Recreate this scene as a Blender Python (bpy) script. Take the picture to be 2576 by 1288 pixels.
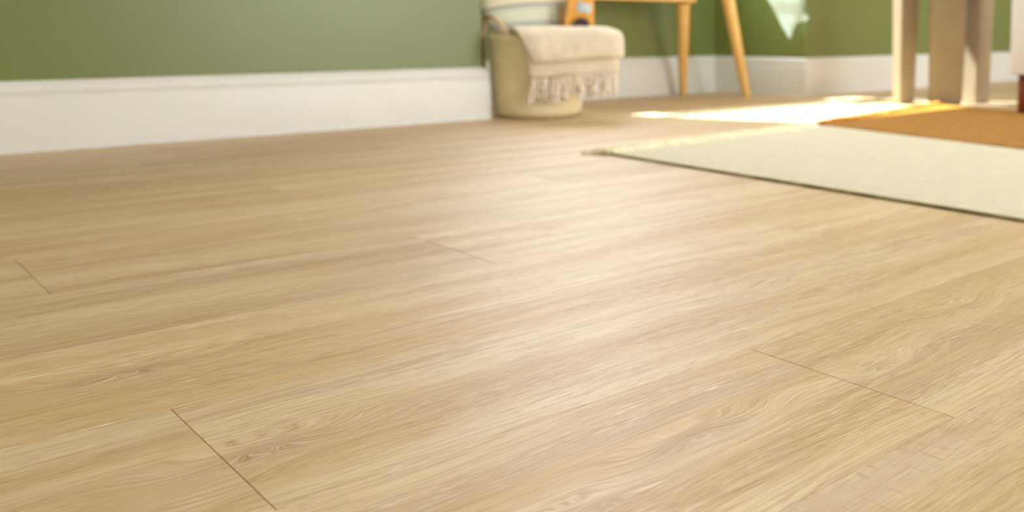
import bpy, bmesh, math, random
from mathutils import Vector, Matrix, noise
random.seed(7)
sc = bpy.context.scene
for o in list(bpy.data.objects): bpy.data.objects.remove(o)
C = sc.collection
PI = math.pi

def lin(r, g, b):
    f = lambda c: (c/255/12.92) if c/255 <= .04045 else ((c/255+.055)/1.055)**2.4
    return (f(r), f(g), f(b), 1)

# ------------------------------------------------------------------ camera
cam_d = bpy.data.cameras.new('camera'); cam = bpy.data.objects.new('camera', cam_d); C.objects.link(cam)
R_ = Vector((.68157, -.73171, .00747)); D_ = Vector((-.07672, -.0816, -.99371)); F_ = Vector((.72772, .67671, -.11175))
cam.matrix_world = Matrix((( R_.x, -D_.x, -F_.x, 0), (R_.y, -D_.y, -F_.y, 0), (R_.z, -D_.z, -F_.z, .32), (0, 0, 0, 1)))
cam_d.sensor_width = 36; cam_d.lens = 2387.65/2576*36
cam_d.shift_x = -694.55/2576; cam_d.shift_y = -311.37/2576
cam_d.clip_start = .02
cam_d.dof.use_dof = True; cam_d.dof.focus_distance = .80
cam_d.dof.aperture_fstop = (cam_d.lens/1000)/.0064
sc.camera = cam

# ------------------------------------------------------------------ light
w = bpy.data.worlds.new('sky'); sc.world = w; w.use_nodes = True
wb = w.node_tree.nodes['Background']; wb.inputs[0].default_value = (.80, .90, 1.0, 1); wb.inputs[1].default_value = 4.8
sun_d = bpy.data.lights.new('sun', 'SUN'); sun = bpy.data.objects.new('sun', sun_d); C.objects.link(sun)
sun_d.energy = 21; sun_d.angle = math.radians(.8); sun_d.color = (.84, .94, 1.0)
sun.rotation_euler = Vector((.335, -.73, -1.0)).to_track_quat('-Z', 'Y').to_euler()
sun.location = (1.0, 6, 4)
def area(name, loc, direc, sx, sy, e, col):
    d = bpy.data.lights.new(name, 'AREA'); d.shape = 'RECTANGLE'; d.size = sx; d.size_y = sy; d.energy = e; d.color = col
    o = bpy.data.objects.new(name, d); C.objects.link(o); o.location = loc
    o.rotation_euler = Vector(direc).to_track_quat('-Z', 'Y').to_euler(); return o
# daylight falling through the windows of the wall behind the camera and of the alcove, plus an added side fill
area('window_light_near', (3.45, -2.42, 1.10), (0, 1, 0), 2.4, 2.1, 90, (1.0, .98, .94))
area('fill_light_side', (-2.32, -1.2, 1.35), (1, .45, -.15), 1.1, 1.2, 16, (1.0, .975, .94))  # unseen fill lamp, added to brighten the basket and the left floor
area('window_light_alcove', (2.32, 3.62, 1.45), (0, -1, -.35), 1.25, 1.2, 36, (.97, .98, 1.0))
sc.view_settings.view_transform = 'Standard'; sc.view_settings.look = 'None'
sc.view_settings.gamma = 1; sc.view_settings.exposure = .04; sc.view_settings.use_curve_mapping = False

# ------------------------------------------------------------------ materials
class NT:
    def __init__(s, name):
        s.m = bpy.data.materials.new(name); s.m.use_nodes = True; s.t = s.m.node_tree
        s.b = s.t.nodes['Principled BSDF']
    def n(s, typ, **kw):
        x = s.t.nodes.new(typ)
        for k, v in kw.items(): setattr(x, k, v)
        return x
    def l(s, a, b): s.t.links.new(a, b)
    def math(s, op, a, b=None, c=None, clamp=False):
        x = s.n('ShaderNodeMath', operation=op); x.use_clamp = clamp
        for i, v in enumerate((a, b, c)):
            if v is None: continue
            if isinstance(v, (int, float)): x.inputs[i].default_value = v
            else: s.l(v, x.inputs[i])
        return x.outputs[0]
    def noise(s, vec, scale, detail=3, rough=.5, dist=0):
        x = s.n('ShaderNodeTexNoise'); s.l(vec, x.inputs['Vector'])
        x.inputs['Scale'].default_value = scale; x.inputs['Detail'].default_value = detail
        x.inputs['Roughness'].default_value = rough; x.inputs['Distortion'].default_value = dist
        return x.outputs['Fac']
    def maprange(s, v, a, b, c=0, d=1, smooth=True):
        x = s.n('ShaderNodeMapRange'); x.interpolation_type = 'SMOOTHSTEP' if smooth else 'LINEAR'
        s.l(v, x.inputs[0])
        for i, q in enumerate((a, b, c, d)): x.inputs[i+1].default_value = q
        return x.outputs[0]
    def mix(s, fac, a, b, mode='MIX'):
        x = s.n('ShaderNodeMix', data_type='RGBA', blend_type=mode)
        for i, v in ((0, fac), (6, a), (7, b)):
            if isinstance(v, (int, float)): x.inputs[i].default_value = v
            elif isinstance(v, tuple): x.inputs[i].default_value = v
            else: s.l(v, x.inputs[i])
        return x.outputs[2]
    def comb(s, x, y, z):
        c = s.n('ShaderNodeCombineXYZ')
        for i, v in enumerate((x, y, z)):
            if isinstance(v, (int, float)): c.inputs[i].default_value = v
            else: s.l(v, c.inputs[i])
        return c.outputs[0]
    def bump(s, h, strength, dist):
        x = s.n('ShaderNodeBump'); x.inputs['Strength'].default_value = strength; x.inputs['Distance'].default_value = dist
        s.l(h, x.inputs['Height']); s.l(x.outputs[0], s.b.inputs['Normal'])

def plain(name, rgb, rough=.5, spec=.5, var=.04, scale=40, bump=0, bscale=300, sheen=0):
    m = NT(name); tc = m.n('ShaderNodeTexCoord').outputs['Object']
    f = m.noise(tc, scale, 3)
    c = lin(*rgb); d = tuple(x*(1-var*3) for x in c[:3])+(1,); e = tuple(min(1, x*(1+var*3)) for x in c[:3])+(1,)
    m.l(m.mix(m.maprange(f, .3, .7), d, e), m.b.inputs['Base Color'])
    m.b.inputs['Roughness'].default_value = rough; m.b.inputs['Specular IOR Level'].default_value = spec
    if sheen: m.b.inputs['Sheen Weight'].default_value = sheen; m.b.inputs['Sheen Roughness'].default_value = .6
    if bump: m.bump(m.noise(tc, bscale, 2), bump, .002)
    return m.m

def floor_wood():
    m = NT('laminate_oak')
    tc = m.n('ShaderNodeTexCoord').outputs['Object']; geo = m.n('ShaderNodeNewGeometry').outputs['Position']
    rnd = m.n('ShaderNodeObjectInfo').outputs['Random']
    s = m.n('ShaderNodeSeparateXYZ'); m.l(tc, s.inputs[0]); x, y = s.outputs[0], s.outputs[1]
    g = m.n('ShaderNodeSeparateXYZ'); m.l(geo, g.inputs[0]); gx, gy = g.outputs[0], g.outputs[1]
    seed = m.math('MULTIPLY', rnd, 137.0)
    # slow wander of the grain lines
    wv = m.comb(m.math('MULTIPLY', x, 2.2), m.math('MULTIPLY', y, 7.0), seed)
    wander = m.math('SUBTRACT', m.noise(wv, 1.0, 2, .5), .5)
    # knots: printed eyes at fixed places on the boards (x, y, half length, half width, strength)
    knots = [(.475, .530, .10, .030, 1.0), (.905, .704, .12, .034, .75), (.775, .785, .10, .030, .7),
             (.205, 1.010, .11, .034, 1.0), (.232, .752, .10, .030, .9), (.700, .530, .05, .018, .8),
             (.905, .569, .08, .030, .7), (.818, 1.285, .03, .02, 1.1),
             (.12, .70, .12, .03, .7), (.36, .50, .10, .02, .6)]
    kn = None; kring = None
    for (kx, ky, a, b, st) in knots:
        wob = m.math('MULTIPLY', wander, .9)
        dx = m.math('DIVIDE', m.math('SUBTRACT', gx, kx), a)
        dy = m.math('ADD', m.math('DIVIDE', m.math('SUBTRACT', gy, ky), b), wob)
        r = m.math('SQRT', m.math('ADD', m.math('MULTIPLY', dx, dx), m.math('MULTIPLY', dy, dy)))
        msk = m.math('MULTIPLY', m.maprange(r, 0, 1.25, 1, 0), st)
        push = m.math('MULTIPLY', msk, .028)
        kring = m.math('MULTIPLY', msk, r) if kring is None else m.math('ADD', kring, m.math('MULTIPLY', msk, r))
        kn = msk if kn is None else m.math('MAXIMUM', kn, msk)
    # grain coordinate across the board: parallel lines far from the knots, closed rings near them
    v = m.math('ADD', m.math('ADD', y, m.math('MULTIPLY', wander, .045)), m.math('MULTIPLY', kring, .050))
    def streak(sx, sy, det=2, rough=.5, z=0.0):
        return m.noise(m.comb(m.math('MULTIPLY', x, sx), m.math('MULTIPLY', v, sy), m.math('ADD', seed, z)), 1.0, det, rough)
    broad = streak(1.3, 16, 2, .5)
    mid = streak(2.4, 55, 3, .6, 3.1)
    fine = streak(9, 330, 2, .6, 7.7)
    pore = streak(44, 980, 2, .55, 11.0)
    pore2 = streak(20, 480, 2, .5, 23.0)
    pale = streak(1.6, 22, 2, .5, 19.0)
    blot = m.noise(m.comb(m.math('MULTIPLY', x, 4.0), m.math('MULTIPLY', y, 13), m.math('ADD', seed, 31)), 1.0, 3, .6)
    tan = lin(214, 182, 132); cream = lin(231, 209, 168); brown = lin(190, 153, 104); grey = lin(198, 172, 138); white = lin(238, 226, 204)
    c = m.mix(m.maprange(broad, .34, .66), tan, cream)
    c = m.mix(m.math('MULTIPLY', m.maprange(mid, .50, .70), .55), c, brown)
    c = m.mix(m.math('MULTIPLY', m.maprange(pale, .54, .70), .55), c, grey)
    c = m.mix(m.math('MULTIPLY', m.maprange(blot, .55, .75), .28), c, lin(206, 166, 122))
    c = m.mix(m.math('MULTIPLY', m.maprange(fine, .42, .68), .32), c, lin(172, 138, 98))
    c = m.mix(m.math('MULTIPLY', m.maprange(kn, .35, 1.0), .42), c, lin(168, 138, 104))
    # cathedral rings where the grain turns round a knot
    ring = m.math('SINE', m.math('MULTIPLY', v, 950.0))
    c = m.mix(m.math('MULTIPLY', m.math('MULTIPLY', m.maprange(ring, .2, 1.0), m.maprange(kn, .04, .45)), .22), c, white)
    # pale sapwood strip with short cross ticks along the edge of the nearest board
    bandm = m.math('MULTIPLY', m.math('MULTIPLY', m.maprange(gy, .345, .385), m.maprange(gx, .28, .58)), m.maprange(gx, .80, .66))
    bandm = m.math('MULTIPLY', m.math('MULTIPLY', bandm, m.maprange(gy, .4102, .4098)), m.maprange(blot, .30, .55, .45, 1))
    c = m.mix(m.math('MULTIPLY', bandm, .62), c, lin(232, 216, 190))
    tick = m.noise(m.comb(m.math('MULTIPLY', gx, 95), m.math('MULTIPLY', m.math('ADD', gy, m.math('MULTIPLY', gx, .35)), 26), 4.0), 1.0, 3, .6)
    c = m.mix(m.math('MULTIPLY', m.math('MULTIPLY', m.maprange(tick, .55, .66), bandm), .6), c, lin(196, 160, 112))
    patchy = m.maprange(m.noise(m.comb(m.math('MULTIPLY', x, 5.0), m.math('MULTIPLY', v, 30), m.math('ADD', seed, 47)), 1.0, 2, .5), .36, .62, .25, 1)
    c = m.mix(m.math('MULTIPLY', m.math('MULTIPLY', m.maprange(pore, .53, .68), .55), patchy), c, lin(158, 122, 82))
    c = m.mix(m.math('MULTIPLY', m.math('MULTIPLY', m.maprange(pore, .45, .32), .70), patchy), c, white)
    c = m.mix(m.math('MULTIPLY', m.maprange(pore2, .54, .68), .20), c, lin(166, 128, 84))
    c = m.mix(m.math('MULTIPLY', m.maprange(pore2, .44, .32), .20), c, white)
    # board to board difference
    hsv = m.n('ShaderNodeHueSaturation'); m.l(c, hsv.inputs['Color'])
    m.l(m.maprange(rnd, 0, 1, .93, 1.06, False), hsv.inputs['Value'])
    m.l(hsv.outputs[0], m.b.inputs['Base Color'])
    rg = m.math('ADD', m.math('MULTIPLY', fine, .14), .44)
    m.l(rg, m.b.inputs['Roughness']); m.b.inputs['Specular IOR Level'].default_value = .5
    hgt = m.math('ADD', m.math('MULTIPLY', pore, 1.0), m.math('MULTIPLY', fine, .6))
    m.bump(hgt, .45, .0007)
    return m.m

def oak(name, rgb, rgb2):
    m = NT(name); tc = m.n('ShaderNodeTexCoord').outputs['Object']
    mp = m.n('ShaderNodeMapping'); m.l(tc, mp.inputs[0]); mp.inputs['Scale'].default_value = (18, 18, 2)
    f = m.noise(mp.outputs[0], 3, 4, .6)
    m.l(m.mix(m.maprange(f, .3, .7), lin(*rgb), lin(*rgb2)), m.b.inputs['Base Color'])
    m.b.inputs['Roughness'].default_value = .42; return m.m

def weave(name, rgb, rgb2, scale, rough=.95, trans=0):
    m = NT(name); tc = m.n('ShaderNodeTexCoord').outputs['Object']
    s = m.n('ShaderNodeSeparateXYZ'); m.l(tc, s.inputs[0])
    a = m.math('SINE', m.math('MULTIPLY', s.outputs[0], scale)); b = m.math('SINE', m.math('MULTIPLY', s.outputs[1], scale))
    h = m.math('MULTIPLY', a, b)
    n = m.noise(tc, 30, 3, .6)
    c = m.mix(m.maprange(n, .3, .7), lin(*rgb), lin(*rgb2))
    c = m.mix(m.math('MULTIPLY', m.maprange(h, -1, 1), .12), c, lin(*[int(q*.82) for q in rgb]))
    m.l(c, m.b.inputs['Base Color']); m.b.inputs['Roughness'].default_value = rough
    m.b.inputs['Specular IOR Level'].default_value = .15
    m.b.inputs['Sheen Weight'].default_value = .05
    m.bump(h, .3, .0008); return m.m

M = {}
M['floor'] = floor_wood()
M['sub'] = plain('joint_brown', (164, 112, 62), .8)  # even brown of the sub floor, showing in the plank joints
M['green'] = plain('sage_wall_paint', (116, 126, 70), .31, .40, .008, 4, .04, 400)
M['warmwhite'] = plain('warm_white_wall_paint', (236, 226, 212), .8, .3, .004, 3)
M['white'] = plain('white_satin_paint', (222, 221, 218), .38, .5, .004, 6)
M['ceil'] = plain('ceiling_paint', (240, 238, 234), .9)
M['oak'] = oak('pale_oak', (236, 194, 122), (224, 176, 100))
M['oak_dark'] = oak('shaded_oak', (190, 134, 72), (170, 114, 56))
M['felt'] = weave('olive_cotton', (245, 232, 188), (238, 222, 176), 900)
M['strap'] = plain('tan_strap', (212, 186, 144), .7, .3, .05, 60)
M['throw'] = weave('beige_wool', (240, 227, 202), (232, 217, 190), 700)
M['tassel'] = plain('tassel_yarn', (232, 218, 196), .95, .1, .08, 80, sheen=.2)
M['cream'] = weave('cream_rug_weave', (224, 216, 190), (218, 209, 182), 520)
M['bind'] = plain('olive_binding', (150, 136, 88), .95, .1, .14, 14)
M['fringe'] = plain('cream_fringe', (253, 242, 206), .95, .1, .05, 40)
M['ochre'] = weave('ochre_rug_weave', (176, 124, 40), (164, 110, 34), 420)
M['ochref'] = plain('ochre_fringe', (200, 134, 60), .95, .1, .10, 30)
M['taupe'] = plain('taupe_paint', (158, 140, 110), .5, .4, .02, 8)
M['redwood'] = plain('dark_red_wood', (112, 46, 6), .45, .5, .1, 20)
M['orange'] = plain('orange_lacquered_wood', (240, 170, 78), .45, .5, .04, 20)
M['yellow'] = plain('yellow_paint', (226, 176, 48), .45)
M['olive'] = plain('olive_brown_paint', (140, 104, 44), .5)
M['lblue'] = plain('pale_blue_paint', (186, 212, 222), .4)
M['navy'] = plain('navy_paint', (34, 46, 72), .5)
M['dred'] = plain('dark_red_paint', (92, 34, 22), .5)
M['metal'] = plain('hook_metal', (190, 186, 178), .3)

def mint_mat():
    m = NT('mint_muslin'); m.b.inputs['Base Color'].default_value = lin(218, 236, 228)
    m.b.inputs['Roughness'].default_value = .9
    tr = m.n('ShaderNodeBsdfTranslucent'); tr.inputs[0].default_value = lin(226, 240, 234)
    mx = m.n('ShaderNodeMixShader'); mx.inputs[0].default_value = .28
    m.l(m.b.outputs[0], mx.inputs[1]); m.l(tr.outputs[0], mx.inputs[2]); m.l(mx.outputs[0], m.t.nodes['Material Output'].inputs[0])
    tc = m.n('ShaderNodeTexCoord').outputs['Object']; m.bump(m.noise(tc, 500, 2), .1, .001)
    return m.m
M['mint'] = mint_mat()

def stripe_mat():
    m = NT('striped_cotton'); tc = m.n('ShaderNodeTexCoord').outputs['Object']
    s = m.n('ShaderNodeSeparateXYZ'); m.l(tc, s.inputs[0])
    dx = m.math('SUBTRACT', s.outputs[0], .06)
    z = m.math('ADD', s.outputs[2], m.math('MULTIPLY', m.math('MULTIPLY', dx, dx), .5))
    c = m.mix(m.maprange(z, .388, .392), lin(246, 249, 230), lin(252, 242, 216))
    def band(c, zc, hw, col, f):
        d = m.math('ABSOLUTE', m.math('SUBTRACT', z, zc)); return m.mix(m.math('MULTIPLY', m.maprange(d, hw, hw*.5), f), c, col)
    c = band(c, .389, .006, lin(140, 152, 150), .9); c = band(c, .376, .003, lin(160, 168, 164), .6)
    c = band(c, .330, .003, lin(150, 160, 176), .6); c = band(c, .322, .003, lin(140, 150, 172), .8)
    c = m.mix(m.maprange(z, .318, .316), c, lin(236, 220, 186))
    c = band(c, .46, .005, lin(140, 152, 150), .9); c = band(c, .53, .005, lin(150, 160, 176), .9)
    m.l(c, m.b.inputs['Base Color']); m.b.inputs['Roughness'].default_value = .95; m.b.inputs['Specular IOR Level'].default_value = .15
    m.bump(m.noise(tc, 400, 2), .15, .001); return m.m
M['stripe'] = stripe_mat()

# ------------------------------------------------------------------ mesh helpers
def obj(name, bm, m, parent=None, smooth=False, auto=False):
    bmesh.ops.recalc_face_normals(bm, faces=bm.faces[:])
    me = bpy.data.meshes.new(name); bm.to_mesh(me); bm.free()
    me.materials.append(m)
    if smooth:
        for p in me.polygons: p.use_smooth = True
        if auto: me.set_sharp_from_angle(angle=math.radians(38))
    o = bpy.data.objects.new(name, me); C.objects.link(o)
    if parent: o.parent = parent
    return o
def empty(name, loc, rz=0):
    o = bpy.data.objects.new(name, None); C.objects.link(o); o.location = loc; o.rotation_euler = (0, 0, rz); o.empty_display_size = .05; return o
def tag(o, label, cat, group=None, kind=None):
    o['label'] = label; o['category'] = cat
    if group: o['group'] = group
    if kind: o['kind'] = kind
def struct(o): o['kind'] = 'structure'; return o
def box(bm, x0, x1, y0, y1, z0, z1, bev=0, seg=1, only_top=False):
    vs = [bm.verts.new(p) for p in ((x0,y0,z0),(x1,y0,z0),(x1,y1,z0),(x0,y1,z0),(x0,y0,z1),(x1,y0,z1),(x1,y1,z1),(x0,y1,z1))]
    fs = [bm.faces.new([vs[i] for i in q]) for q in ((3,2,1,0),(4,5,6,7),(0,1,5,4),(1,2,6,5),(2,3,7,6),(3,0,4,7))]
    if bev:
        es = set(e for f in ([fs[1]] if only_top else fs) for e in f.edges)
        bmesh.ops.bevel(bm, geom=list(es), offset=bev, segments=seg, affect='EDGES', profile=.5)
def tube(bm, pts, rad, seg=10, flat=1.0, up=Vector((0,0,1)), cap=True):
    pts = [Vector(p) for p in pts]; rings = []
    n = len(pts)
    for i, p in enumerate(pts):
        t = (pts[min(i+1, n-1)]-pts[max(i-1, 0)]).normalized()
        a = t.cross(up)
        if a.length < 1e-3: a = t.cross(Vector((1,0,0)))
        a.normalize(); b = a.cross(t).normalized()
        r = rad(i/(n-1)) if callable(rad) else rad
        rings.append([bm.verts.new(p + a*math.cos(2*PI*k/seg)*r + b*math.sin(2*PI*k/seg)*r*flat) for k in range(seg)])
    for i in range(n-1):
        for k in range(seg):
            bm.faces.new((rings[i][k], rings[i][(k+1)%seg], rings[i+1][(k+1)%seg], rings[i+1][k]))
    if cap: bm.faces.new(rings[0][::-1]); bm.faces.new(rings[-1])
def prism(bm, poly, z0, z1):
    a = [bm.verts.new((x, y, z0)) for x, y in poly]; b = [bm.verts.new((x, y, z1)) for x, y in poly]
    bm.faces.new(a[::-1]); bm.faces.new(b); n = len(a)
    for i in range(n): bm.faces.new((a[i], a[(i+1)%n], b[(i+1)%n], b[i]))
def spline(pts, n):
    pts = [Vector(p) for p in pts]; out = []
    m_ = len(pts)-1
    for i in range(n+1):
        t = i/n*m_; k = min(int(t), m_-1); f = t-k
        p0 = pts[max(k-1,0)]; p1 = pts[k]; p2 = pts[k+1]; p3 = pts[min(k+2, m_)]
        out.append(.5*((2*p1)+(p2-p0)*f+(2*p0-5*p1+4*p2-p3)*f*f+(3*p1-p0-3*p2+p3)*f**3))
    return out

# ------------------------------------------------------------------ room shell
X0, X1, YN, YL, YA, H = -2.2, 5.6, -2.3, 2.911, 3.378, 2.5
ALC0, ALC1, ALC1F = 1.627, 3.108, 3.243       # alcove between the two projecting wall sections
# floor: sub floor + individual planks
bm = bmesh.new(); box(bm, X0, X1, YN, YA, -.06, -.0005)
floor = struct(obj('floor', bm, M['sub']))
PW, PL = .24025, 1.316
bm = bmesh.new(); box(bm, .00025, PL-.00025, .0003, PW-.0003, -.0005, 0, .00045, 1, True)
plank_me = None
row0 = -11
Yseam = .4100
offs = {0: 2.0*.3224, 1: .645*.32, 2: 2.015*.32 - 4.11*.32*2/3}    # end joint phase of three consecutive rows
first = obj('plank', bm, M['floor'], floor, False)
used = False
for r in range(-11, 13):
    y0 = Yseam + r*PW
    base = {0: .6448, 1: .2064, 2: -.2304}[r % 3]
    k0 = math.floor((X0-base)/PL)
    k = k0
    while base + k*PL < X1:
        xa = base + k*PL; xb = xa + PL
        if xa < X0 or xb > X1 or y0 < YN or y0+PW > YA:
            # boards cut at the walls
            ca, cb, cy0, cy1 = max(xa, X0), min(xb, X1), max(y0, YN), min(y0+PW, YA)
            if cb-ca > .03 and cy1-cy0 > .01:
                bm = bmesh.new(); box(bm, ca-xa+.00025, cb-xa-.00025, cy0-y0+.0003, cy1-y0-.0003, -.0005, 0, .00045, 1, True)
                o = obj('plank', bm, M['floor'], floor); o.location = (xa, y0, 0)
        else:
            if not used: o = first; used = True
            else: o = first.copy(); C.objects.link(o); o.parent = floor
            o.location = (xa, y0, 0)
        k += 1
T = .15
def wallbox(name, boxes, m=None):
    bm = bmesh.new()
    for b in boxes: box(bm, *b)
    return struct(obj(name, bm, m or M['green']))
wallbox('wall_left', [(X0-T, ALC0, YL, YA+T, 0, H)])
WX0, WX1, WZ0, WZ1 = 1.655, 3.03, .87, 2.10
wallbox('wall_back', [(ALC0, WX0, YA, YA+T, 0, H), (WX1, ALC1+.2, YA, YA+T, 0, H), (WX0, WX1, YA, YA+T, 0, WZ0), (WX0, WX1, YA, YA+T, WZ1, H)])
bm = bmesh.new(); prism(bm, [(ALC1F, YL), (X1+T, YL), (X1+T, YA+T), (ALC1+.2, YA+T), (ALC1+.2, YA), (ALC1, YA)], 0, H)
struct(obj('wall_right', bm, M['green']))
NX0, NX1, NZ0, NZ1 = 2.25, 4.65, .05, 2.15
wallbox('wall_near', [(X0-T, NX0, YN-T, YN, 0, H), (NX1, X1+T, YN-T, YN, 0, H), (NX0, NX1, YN-T, YN, 0, NZ0), (NX0, NX1, YN-T, YN, NZ1, H)], M['warmwhite'])
wallbox('wall_side', [(X0-T, X0, YN, -1.8, 0, H), (X0-T, X0, -.6, YL, 0, H), (X0-T, X0, -1.8, -.6, 0, .7), (X0-T, X0, -1.8, -.6, 2.0, H)])  # opening added out of view to let the side fill in
wallbox('wall_far', [(X1, X1+T, YN, YL, 0, H)], M['warmwhite'])
wallbox('ceiling', [(X0-T, X1+T, YN-T, YA+T, H, H+.1)], M['ceil'])
# alcove window: white frame with one mullion, sill
def window(name, x0, x1, z0, z1, y, dy):
    bm = bmesh.new(); w_ = .035
    for b in ((x0, x1, z0, z0+w_), (x0, x1, z1-w_, z1), (x0, x0+w_, z0, z1), (x1-w_, x1, z0, z1)):
        box(bm, b[0], b[1], y, y+dy, b[2], b[3])
    return struct(obj(name, bm, M['white']))
w1 = window('window_1', WX0, WX1, WZ0, WZ1, YA+.08, .05)
bm = bmesh.new(); box(bm, WX0-.02, WX1+.02, YA-.03, YA+.08, WZ0-.025, WZ0, .004); obj('window_sill', bm, M['white'], w1)
bm = bmesh.new(); box(bm, WX0+.035, WX1-.035, YA+.09, YA+.115, 1.235, 1.262); obj('transom', bm, M['white'], w1)
w2 = window('window_2', NX0, NX1, NZ0, NZ1, YN-.12, .05)
bm = bmesh.new(); box(bm, (NX0+NX1)/2-.02, (NX0+NX1)/2+.02, YN-.11, YN-.08, NZ0+.03, NZ1-.03); obj('mullion', bm, M['white'], w2)

# skirting boards: moulded profile swept along the wall, mitred at the corners
PROF = [(0, 0), (.018, 0), (.018, .128), (.0172, .1325), (.0135, .1355), (.0125, .1385), (.0135, .1415), (.0150, .1440), (.0150, .1500),
        (.0130, .1590), (.0085, .1660), (.0040, .1700), (.0030, .1730), (0, .1730)]
path = [Vector((X0, YL)), Vector((ALC0, YL)), Vector((ALC0, YA)), Vector((ALC1, YA)), Vector((ALC1F, YL)), Vector((X1, YL))]
def mitre(i, t):
    def nrm(a, b): d = (b-a).normalized(); return Vector((d.y, -d.x))
    if i == 0: return path[0] + nrm(path[0], path[1])*t
    if i == len(path)-1: return path[-1] + nrm(path[-2], path[-1])*t
    a = nrm(path[i-1], path[i]); b = nrm(path[i], path[i+1]); k = (a+b); k = k/ (1+a.dot(b))
    return path[i] + k*t
for nm, i in (('baseboard_left', 0), ('baseboard_alcove', 1), ('baseboard_back', 2), ('baseboard_side', 3), ('baseboard_right', 4)):
    bm = bmesh.new()
    A = []; B = []
    for t, z in PROF:
        p = mitre(i, t); q = mitre(i+1, t); A.append(bm.verts.new((p.x, p.y, z+.0002))); B.append(bm.verts.new((q.x, q.y, z+.0002)))
    n = len(A)
    for k in range(n): bm.faces.new((A[k], A[(k+1)%n], B[(k+1)%n], B[k]))
    bm.faces.new(A[::-1]); bm.faces.new(B)
    struct(obj(nm, bm, M['white'], None, True, True))

# ------------------------------------------------------------------ rugs
def rug(name, quad, z0, z1, mat, nx, ny, amp, seed, inset=0.0):
    """quad: four ground corners (a,b,c,d); thick woven slab with a softly uneven top"""
    a, b, c, d = [Vector(q) for q in quad]
    bm = bmesh.new(); top = []; bot = []
    for i in range(nx+1):
        rt = []; rb = []
        for j in range(ny+1):
            u, v = i/nx, j/ny
            p = a*(1-u)*(1-v)+b*u*(1-v)+c*u*v+d*(1-u)*v
            h = amp*noise.noise(Vector((p.x*6+seed, p.y*6, 0)))
            edge = min(u, 1-u, v, 1-v)
            z = z1 + h - (.0015 if edge == 0 else 0)
            rt.append(bm.verts.new((p.x, p.y, z))); rb.append(bm.verts.new((p.x, p.y, z0)))
        top.append(rt); bot.append(rb)
    for i in range(nx):
        for j in range(ny):
            bm.faces.new((top[i][j], top[i+1][j], top[i+1][j+1], top[i][j+1]))
            bm.faces.new((bot[i][j+1], bot[i+1][j+1], bot[i+1][j], bot[i][j]))
    for i in range(nx):
        bm.faces.new((bot[i][0], bot[i+1][0], top[i+1][0], top[i][0])); bm.faces.new((top[i][ny], top[i+1][ny], bot[i+1][ny], bot[i][ny]))
    for j in range(ny):
        bm.faces.new((top[0][j], top[0][j+1], bot[0][j+1], bot[0][j])); bm.faces.new((bot[nx][j], bot[nx][j+1], top[nx][j+1], top[nx][j]))
    return obj(name, bm, mat, None, True, True)
cr = empty('rug', (1.80, 1.1, 0))
tag(cr, 'cream flat-woven rug with olive-edged side and fringed end, lying on the planks', 'rug')
def under(o, par):
    o.parent = par; o.matrix_parent_inverse = Matrix.Translation(-par.location); return o
# quad: near-end left, far-edge right etc. (x = across, y = along)
body = rug('rug_body', [(1.3955, -.35), (2.035, -.35), (2.262, 1.945), (1.3935, 1.884)], .0006, .0082, M['cream'], 20, 60, .0006, 3); under(body, cr)
bm = bmesh.new()
N = 70
for side in (0,):
    pts = []
    for i in range(N+1):
        y = -.35 + (1.884+.35)*i/N
        pts.append((1.3925+.0012*noise.noise(Vector((y*9, 1, 0))), y, .0028))
    tube(bm, pts, .0027, 8)
under(obj('edge_binding', bm, M['bind']), cr)
def fringe(bm, a, b, out, n, ln, z, rad, rng, curl=.3):
    a = Vector(a); b = Vector(b); o = Vector(out).normalized(); al = (b-a).normalized()
    for i in range(n):
        t = (i+rng.uniform(.1, .9))/n; p = a.lerp(b, t); L = ln*rng.uniform(.6, 1.15); s = rng.uniform(-curl, curl)
        pts = []
        for k in range(6):
            f = k/5
            q = p + o*L*f + al*L*(s*f + .15*math.sin(f*5+i)*curl)
            pts.append((q.x, q.y, rad*1.03 + .0015*(1-f) + z*.55*math.sin(PI*min(1, f*1.1))*rng.uniform(.5, 1.1)))
        tube(bm, pts, lambda f: rad*(1.05 if f < .25 else 1.2-.3*f), 6)
rng = random.Random(4)
bm = bmesh.new(); fringe(bm, (1.396, 1.881), (2.225, 1.939), (-.10, 1), 230, .062, .014, .0050, rng, 1.0)
fo = under(obj('fringe', bm, M['fringe'], None, True), cr); fo['kind'] = 'stuff'

orr = empty('rug', (2.7, 1.2, 0))
tag(orr, 'ochre brown woven rug with ragged fringe lying behind the cream rug', 'rug')
body = rug('rug_body', [(2.050, -.35), (3.05, -.35), (3.225, 2.150), (2.275, 1.962)], .0008, .0095, M['ochre'], 24, 60, .0014, 9); under(body, orr)
rng = random.Random(11)
bm = bmesh.new(); fringe(bm, (2.290, 1.962), (3.215, 2.144), (-.2, 1), 110, .050, .013, .0060, rng, 1.6)
fo = under(obj('fringe', bm, M['ochref'], None, True), orr); fo['kind'] = 'stuff'

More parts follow.
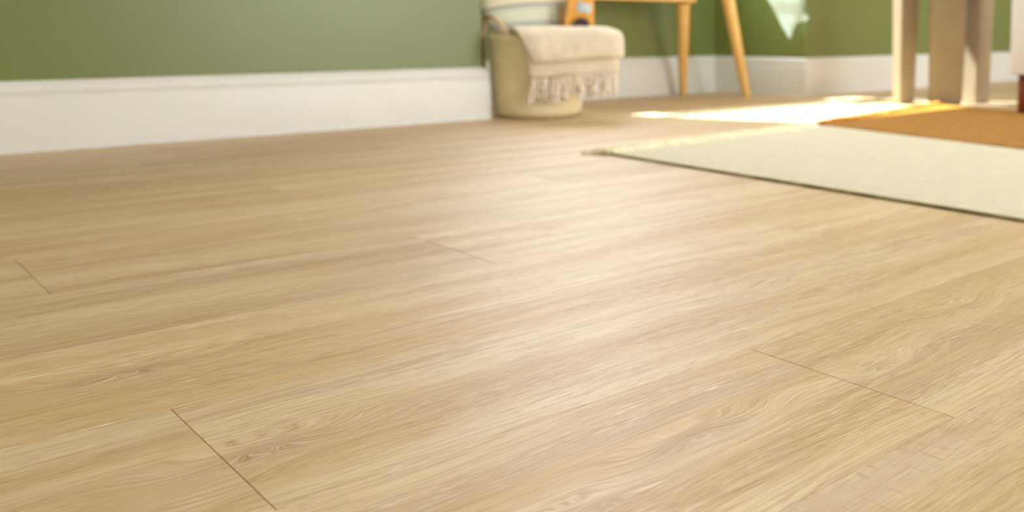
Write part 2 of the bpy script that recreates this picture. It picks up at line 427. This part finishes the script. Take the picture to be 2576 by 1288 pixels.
# ------------------------------------------------------------------ basket (local x = right, y = away from the camera)
BA = math.radians(-32.3); BC = (1.830, 2.900, 0)
bk = empty('storage_basket', BC, BA)
tag(bk, 'tall round olive tan fabric basket standing at the wall corner', 'basket')
def lathe(bm, prof, seg=48, wob=0):
    rings = []
    for r, z in prof:
        rings.append([bm.verts.new(((r*(1+wob*noise.noise(Vector((math.cos(2*PI*k/seg)*1.3, math.sin(2*PI*k/seg)*1.3, z*6)))))*math.cos(2*PI*k/seg), (r*(1+wob*noise.noise(Vector((math.cos(2*PI*k/seg)*1.3, math.sin(2*PI*k/seg)*1.3, z*6)))))*math.sin(2*PI*k/seg), z)) for k in range(seg)])
    for i in range(len(rings)-1):
        for k in range(seg): bm.faces.new((rings[i][k], rings[i][(k+1)%seg], rings[i+1][(k+1)%seg], rings[i+1][k]))
    bm.faces.new(rings[0][::-1]); bm.faces.new(rings[-1])
bm = bmesh.new()
lathe(bm, [(.100, .0008), (.128, .002), (.143, .010), (.1505, .025), (.1535, .060), (.156, .12), (.159, .20), (.162, .272), (.1625, .279), (.160, .282), (.157, .279),
           (.1555, .27), (.150, .12), (.147, .05), (.138, .016), (.10, .012)], 56, .012)
obj('basket_body', bm, M['felt'], bk, True)
bm = bmesh.new()
pts = [(.1625*math.cos(2*PI*k/60)*1.004, .1625*math.sin(2*PI*k/60)*1.004, .268) for k in range(61)]
tube(bm, pts, .0045, 8, 1.0, cap=False); obj('rim_seam', bm, M['felt'], bk, True)
for sgn in (-1, 1):
    bm = bmesh.new()
    P = [(-.094, -.104, .240), (-.098, -.108, .280), (-.115, -.088, .318), (-.143, -.048, .343), (-.163, -.005, .336), (-.178, .028, .300), (-.184, .042, .250), (-.184, .047, .205), (-.178, .048, .165)]
    if sgn == 1: P = [(-x, -y, z) for x, y, z in P]
    tube(bm, spline(P, 40), .0110, 10, .7)
    h = obj('handle', bm, M['strap'], bk, True)
bm = bmesh.new()
box(bm, -.1995, -.1780, .020, .070, .165, .268, .004, 2); p = obj('handle_patch', bm, M['olive'], bk, True, True); p['label'] = 'brown leather handle patch'

# cushion
def dome(bm, hw_fn, z0, z1, th, yc, xc, nx=22, nz=30):
    front = []; back = []
    for i in range(nz+1):
        v = i/nz; z = z0+(z1-z0)*v; hw = hw_fn(z); f = []; b = []
        for j in range(nx+1):
            u = -1+2*j/nx
            prof = max(0, (1-abs(u)**2.6))**.5*max(0, (1-abs(2*v-1)**3.2))**.5
            xx = xc+hw*u; wr = .0025*noise.noise(Vector((xx*22, z*22, 3)))
            f.append(bm.verts.new((xx, yc-th*prof-wr*prof-.0005, z))); b.append(bm.verts.new((xx, yc+th*prof+.0005, z)))
        front.append(f); back.append(b)
    for i in range(nz):
        for j in range(nx):
            bm.faces.new((front[i][j], front[i][j+1], front[i+1][j+1], front[i+1][j]))
            bm.faces.new((back[i][j+1], back[i][j], back[i+1][j], back[i+1][j+1]))
    for i in range(nz):
        bm.faces.new((front[i][0], front[i+1][0], back[i+1][0], back[i][0])); bm.faces.new((back[i][nx], back[i+1][nx], front[i+1][nx], front[i][nx]))
    for j in range(nx):
        bm.faces.new((front[0][j+1], front[0][j], back[0][j], back[0][j+1])); bm.faces.new((front[nz][j], front[nz][j+1], back[nz][j+1], back[nz][j]))
cu = empty('cushion', BC, BA)
tag(cu, 'cream and pale green cushion with grey-blue stripes, upright in the basket', 'cushion')
hw = lambda z: .125 + .065*min(1, max(0, (z-.26)/.10))
bm = bmesh.new(); dome(bm, hw, .08, .50, .040, .030, -.002)
obj('cushion_cover', bm, M['stripe'], cu, True)
bm = bmesh.new()
pp = []
for i in range(31): z = .08+.42*i/30; pp.append((-.002-hw(z), .030, z))
for i in range(1, 31): pp.append((-.002-.19+.38*i/30, .030, .50))
for i in range(1, 31): z = .50-.42*i/30; pp.append((-.002+hw(z), .030, z))
tube(bm, pp, .0035, 6, up=Vector((0, 1, 0))); obj('piping', bm, M['stripe'], cu, True)

# toy
ty = empty('wooden_toy', BC, BA)
tag(ty, 'orange wooden toy with pale blue window and navy wheel, behind the folded throw', 'toy')
bm = bmesh.new()
def toy_poly(x0, x1, x0t, x1t, z0, z1):
    return [(x0, z0), (x1, z0), (x1+.001, z0+.10), (x1t, z1-.02), (x1t-.015, z1), (x0t+.012, z1), (x0t, z1-.03), (x0+.004, z0+.13)]
poly = toy_poly(.092, .192, .110, .196, .20, .45)
a = [bm.verts.new((x, -.052, z)) for x, z in poly]; b = [bm.verts.new((x, -.018, z)) for x, z in poly]
bm.faces.new(a); bm.faces.new(b[::-1])
for i in range(len(a)): bm.faces.new((a[i], a[(i+1)%len(a)], b[(i+1)%len(a)], b[i]))
bmesh.ops.bevel(bm, geom=bm.edges[:], offset=.004, segments=2, affect='EDGES')
obj('toy_body', bm, M['orange'], ty, True, True)
bm = bmesh.new(); box(bm, -.024, .024, -.0025, .0025, -.017, .017, .002, 2)
o = obj('window', bm, M['lblue'], ty, True, True); o.location = (.161, -.054, .376); o.rotation_euler = (0, math.radians(14), 0)
bm = bmesh.new(); box(bm, -.010, .012, -.003, .003, -.010, .010, .0015, 1)
o = obj('window_trim', bm, M['white'], ty, True, True); o.location = (.164, -.0558, .379); o.rotation_euler = (0, math.radians(14), 0)
def disc(r, d):
    bm = bmesh.new(); bmesh.ops.create_cone(bm, cap_ends=True, segments=28, radius1=r, radius2=r, depth=d)
    bmesh.ops.rotate(bm, verts=bm.verts[:], cent=(0, 0, 0), matrix=Matrix.Rotation(PI/2, 3, 'X')); return bm
o = obj('wheel', disc(.026, .012), M['navy'], ty, True, True); o.location = (.150, -.060, .314)
hb = obj('hub', disc(.013, .006), M['dred'], o, True, True); hb.location = (0, -.008, 0)
bm = bmesh.new(); tube(bm, [(.150+.034*math.cos(t), -.053, .314+.034*math.sin(t)) for t in [PI*k/16 for k in range(17)]], .0035, 8, up=Vector((0, 1, 0)))
obj('wheel_arch', bm, M['yellow'], ty, True)
bm = bmesh.new(); box(bm, .074, .0925, -.046, -.022, .20, .385, .004, 2); obj('side_panel', bm, M['olive'], ty, True, True)

# folded throw over the basket rim
th = empty('throw_blanket', BC, BA)
tag(th, 'folded beige wool throw with tasselled end draped over the front of the basket', 'blanket')
def folded(bm, center, thick, xl, xr, nx, seed, amp, sag=0):
    """closed cross-section round a (y,z) centre line, swept across x; ends rounded"""
    cl = spline([(0, y, z) for y, z in center], 26); n = len(cl)
    rings = []
    for j in range(nx+1):
        u = j/nx
        tt = thick*(min(1, math.sin(PI*min(1, max(0, u*9))/2)*.55+.45) if u < .12 else (min(1, math.sin(PI*min(1, (1-u)*9)/2)*.55+.45) if u > .88 else 1))
        up_, dn = [], []
        for i, c in enumerate(cl):
            t = (cl[min(i+1, n-1)]-cl[max(i-1, 0)]).normalized(); nr = Vector((0, -t.z, t.y))
            f = i/(n-1)
            xa = xl(f); xb = xr(f); x = xa+(xb-xa)*u
            wv = amp*noise.noise(Vector((x*13, f*2.2, seed)))+amp*.35*noise.noise(Vector((x*40, f*6, seed)))
            endr = math.sqrt(max(.02, 1-max(0, (f-.86)/.14)**2))
            p = Vector((x, c.y, c.z)) + nr*wv + Vector((0, 0, amp*.8*noise.noise(Vector((x*9, 5, seed))))*1)*f
            p.z -= sag*(1-u)**1.3*max(0, (f-.35)/.65)
            up_.append(p+nr*tt/2*endr); dn.append(p-nr*tt/2*endr)
        rings.append([bm.verts.new(p) for p in up_+dn[::-1]])
    m_ = len(rings[0])
    for j in range(nx):
        for k in range(m_): bm.faces.new((rings[j][k], rings[j][(k+1)%m_], rings[j+1][(k+1)%m_], rings[j+1][k]))
    bm.faces.new(rings[0][::-1]); bm.faces.new(rings[-1])
top_c = [(-.070, .286), (-.110, .292), (-.155, .296), (-.192, .286), (-.212, .262), (-.219, .235), (-.219, .212)]
bot_c = [(-.100, .262), (-.135, .268), (-.170, .262), (-.183, .240), (-.186, .205), (-.186, .165)]
bot_c = [(-.181, .250), (-.188, .225), (-.191, .200), (-.190, .160)]
bm = bmesh.new(); folded(bm, top_c, .030, lambda f: -.086+.080*max(0, (f-.2)/.8), lambda f: .232+.050*math.sin(min(1, f*1.5)*PI/2), 46, 1.0, .006, .022)
obj('upper_fold', bm, M['throw'], th, True)
bm = bmesh.new(); folded(bm, bot_c, .019, lambda f: -.050+.030*f, lambda f: .270-.006*f, 40, 5.0, .004, .020)
obj('lower_fold', bm, M['throw'], th, True)
# tassels: each its own part
rng = random.Random(2)
NT_ = 40
for i in range(NT_):
    x = -.022 + .285*(i+.5)/NT_ + rng.uniform(-.003, .003); L = rng.uniform(.055, .088)
    bm = bmesh.new()
    sx = rng.uniform(-.016, .016); sy = rng.uniform(-.010, .006); y = -.190+rng.uniform(-.003, .003)
    zt = .156-.018*(1-(i+.5)/NT_)**1.3
    pts = spline([(x, y, zt), (x+sx*.2, y+sy*.3, zt-L*.35), (x+sx*.7, y+sy, zt-L*.7), (x+sx, y+sy, zt-L)], 8)
    tube(bm, pts, lambda f: .0034 if f < .12 else (.0056 if f < .25 else .0036+.0028*f), 6)
    obj('tassel', bm, M['tassel'], th, True)

# ------------------------------------------------------------------ oak side table in the alcove
tb = empty('side_table', (2.47, 3.14, 0))
tag(tb, 'pale oak table with round splayed legs standing in the alcove by the basket', 'table')
def rbox(bm, x0, x1, y0, y1, z0, z1, r, seg=8):
    pl = []
    for cx_, cy_, a0 in ((x1-r, y1-r, 0), (x0+r, y1-r, PI/2), (x0+r, y0+r, PI), (x1-r, y0+r, 1.5*PI)):
        for k in range(seg+1): a = a0+PI/2*k/seg; pl.append((cx_+r*math.cos(a), cy_+r*math.sin(a)))
    prism(bm, pl, z0, z1)
def tpart(nm, bm, m, sm=True, auto=True): o = obj(nm, bm, m, None, sm, auto); return under(o, tb)
bm = bmesh.new(); rbox(bm, 2.02, 2.95, 2.99, 3.32, .500, .525, .05); tpart('tabletop', bm, M['oak'])
bm = bmesh.new(); rbox(bm, 2.10, 2.775, 3.11, 3.265, .418, .4995, .035); tpart('apron', bm, M['oak'])
for (tx, ty_, tz, fx, fy, r1, r0) in ((2.735, 3.172, .418, 2.842, 3.300, .030, .0185), (2.872, 3.052, .4995, 3.003, 3.050, .031, .020),
                                  (2.17, 3.200, .418, 2.06, 3.300, .030, .0185), (2.10, 3.060, .4995, 2.035, 3.045, .031, .020)):
    bm = bmesh.new()
    d_ = Vector((fx-tx, fy-ty_, -tz)); pts = [Vector((tx, ty_, tz-.0002))+d_*f for f in [k/12 for k in range(13)]]
    pts[-1].z = .0004
    tube(bm, pts, lambda f: r1+(r0-r1)*f**.8, 20, up=Vector((0, 1, 0)))
    o = tpart('leg', bm, M['oak'])

# ------------------------------------------------------------------ pale mint muslin hanging from a peg
mc = empty('hanging_cloth', (3.30, 2.87, .78))
tag(mc, 'pale mint muslin cloth hanging in two pointed corners in front of the wall corner', 'cloth')
outline_l = [(2.90, .52), (2.932, .430), (3.000, .355), (3.062, .285), (3.078, .266)]
rowsN = 26
bm = bmesh.new()
# polygon with thickness, tessellated by rows
poly = [(3.30, .80), (3.24, .80), (3.10, .68), (2.87, .56), (2.932, .430), (2.968, .388), (3.005, .343), (3.045, .296), (3.068, .272), (3.078, .262), (3.090, .272), (3.100, .300),
        (3.112, .325), (3.130, .334), (3.160, .337), (3.190, .343), (3.206, .352), (3.196, .362), (3.172, .376), (3.150, .398), (3.140, .428), (3.142, .50), (3.20, .60), (3.29, .72)]
vs = [bm.verts.new((x, 0, z)) for x, z in poly]
f = bm.faces.new(vs)
bmesh.ops.triangulate(bm, faces=[f])
bmesh.ops.subdivide_edges(bm, edges=bm.edges[:], cuts=5, use_grid_fill=True)
bmesh.ops.triangulate(bm, faces=bm.faces[:])
for v in bm.verts:
    x, z = v.co.x, v.co.z
    v.co.y = 2.855 +   .004*math.sin((x*1.0+z*.55)*45) + .004*noise.noise(Vector((x*14, z*14, 0)))
bmesh.ops.solidify(bm, geom=bm.faces[:], thickness=.0012)
o = obj('muslin', bm, M['mint'], None, True); under(o, mc)
bm = bmesh.new(); tube(bm, [(3.285, 2.9108, .79), (3.285, 2.85, .79), (3.285, 2.835, .80)], lambda f: .010 if f < .6 else .016, 14)
pg = obj('wall_peg', bm, M['oak'], None, True, True); tag(pg, 'round oak peg on the green wall holding the mint cloth', 'peg')

# ------------------------------------------------------------------ taupe table with slab legs
tt = empty('play_table', (3.36, 2.22, 0))
tag(tt, 'taupe painted small table with three broad slab legs at the end of the ochre rug', 'table')
def slab(cx_, cy_, ang, w0, w1, d0, d1, z1, shift=0.0):
    """tapered slab leg: w along its face, d deep; w0/d0 at the floor, w1/d1 on top"""
    bm = bmesh.new(); a = math.radians(ang); u = Vector((math.cos(a), math.sin(a))); v = Vector((-math.sin(a), math.cos(a)))
    def ring(w, d, z, sh): return [bm.verts.new((cx_+u.x*(x+sh)+v.x*y, cy_+u.y*(x+sh)+v.y*y, z)) for x, y in ((-w/2, -d/2), (w/2, -d/2), (w/2, d/2), (-w/2, d/2))]
    a0 = ring(w0, d0, .0004, 0); a1 = ring(w1, d1, z1, shift)
    bm.faces.new(a0[::-1]); bm.faces.new(a1)
    for i in range(4): bm.faces.new((a0[i], a0[(i+1)%4], a1[(i+1)%4], a1[i]))
    bmesh.ops.bevel(bm, geom=bm.edges[:], offset=.005, segments=3, affect='EDGES')
    return under(obj('leg', bm, M['taupe'], None, True, True), tt)
slab(3.215, 2.335, 0, .100, .126, .045, .055, .598, .006)
slab(3.315, 2.196, -50.6, .134, .160, .040, .046, .598, .004)
slab(3.475, 2.150, 0, .104, .124, .072, .085, .598, .008)
bm = bmesh.new()
prism(bm, [(3.37+.21*math.cos(2*PI*k/48), 2.24+.20*math.sin(2*PI*k/48)) for k in range(48)], .5985, .622)
bmesh.ops.bevel(bm, geom=[e for e in bm.edges if abs(e.verts[0].co.z-e.verts[1].co.z) < 1e-5], offset=.004, segments=2, affect='EDGES')
under(obj('tabletop', bm, M['taupe'], None, True, True), tt)

# ------------------------------------------------------------------ white cabinet on a dark red wood plinth
cb = empty('cabinet', (3.28, 1.52, 0))
tag(cb, 'white cabinet on dark red-brown wooden feet standing on the ochre rug', 'cabinet')
bm = bmesh.new(); box(bm, 3.062, 3.50, 1.30, 1.757, .150, .80, .006, 2); under(obj('cabinet_body', bm, M['white'], None, True, True), cb)
for (x0, x1, y0, y1, z0) in ((3.087, 3.15, 1.67, 1.735, .0112), (3.087, 3.15, 1.32, 1.385, .0112), (3.42, 3.48, 1.67, 1.735, .0004), (3.42, 3.48, 1.32, 1.385, .0004)):
    bm = bmesh.new(); box(bm, x0, x1, y0, y1, z0, .1496, .004, 2); o = under(obj('foot', bm, M['redwood'], None, True, True), cb)
for i, xa in enumerate((3.070, 3.284)):
    bm = bmesh.new(); box(bm, xa, xa+.208, 1.286, 1.2996, .160, .790, .003, 2); d = under(obj('door', bm, M['white'], None, True, True), cb)
    bm = bmesh.new(); bmesh.ops.create_uvsphere(bm, u_segments=16, v_segments=10, radius=.011)
    k = obj('knob', bm, M['oak'], None, True); k.location = (xa+(.185 if i == 0 else .023), 1.274, .52); k.parent = d; k.matrix_parent_inverse = Matrix.Translation(-cb.location)
    k.matrix_parent_inverse = Matrix.Identity(4)
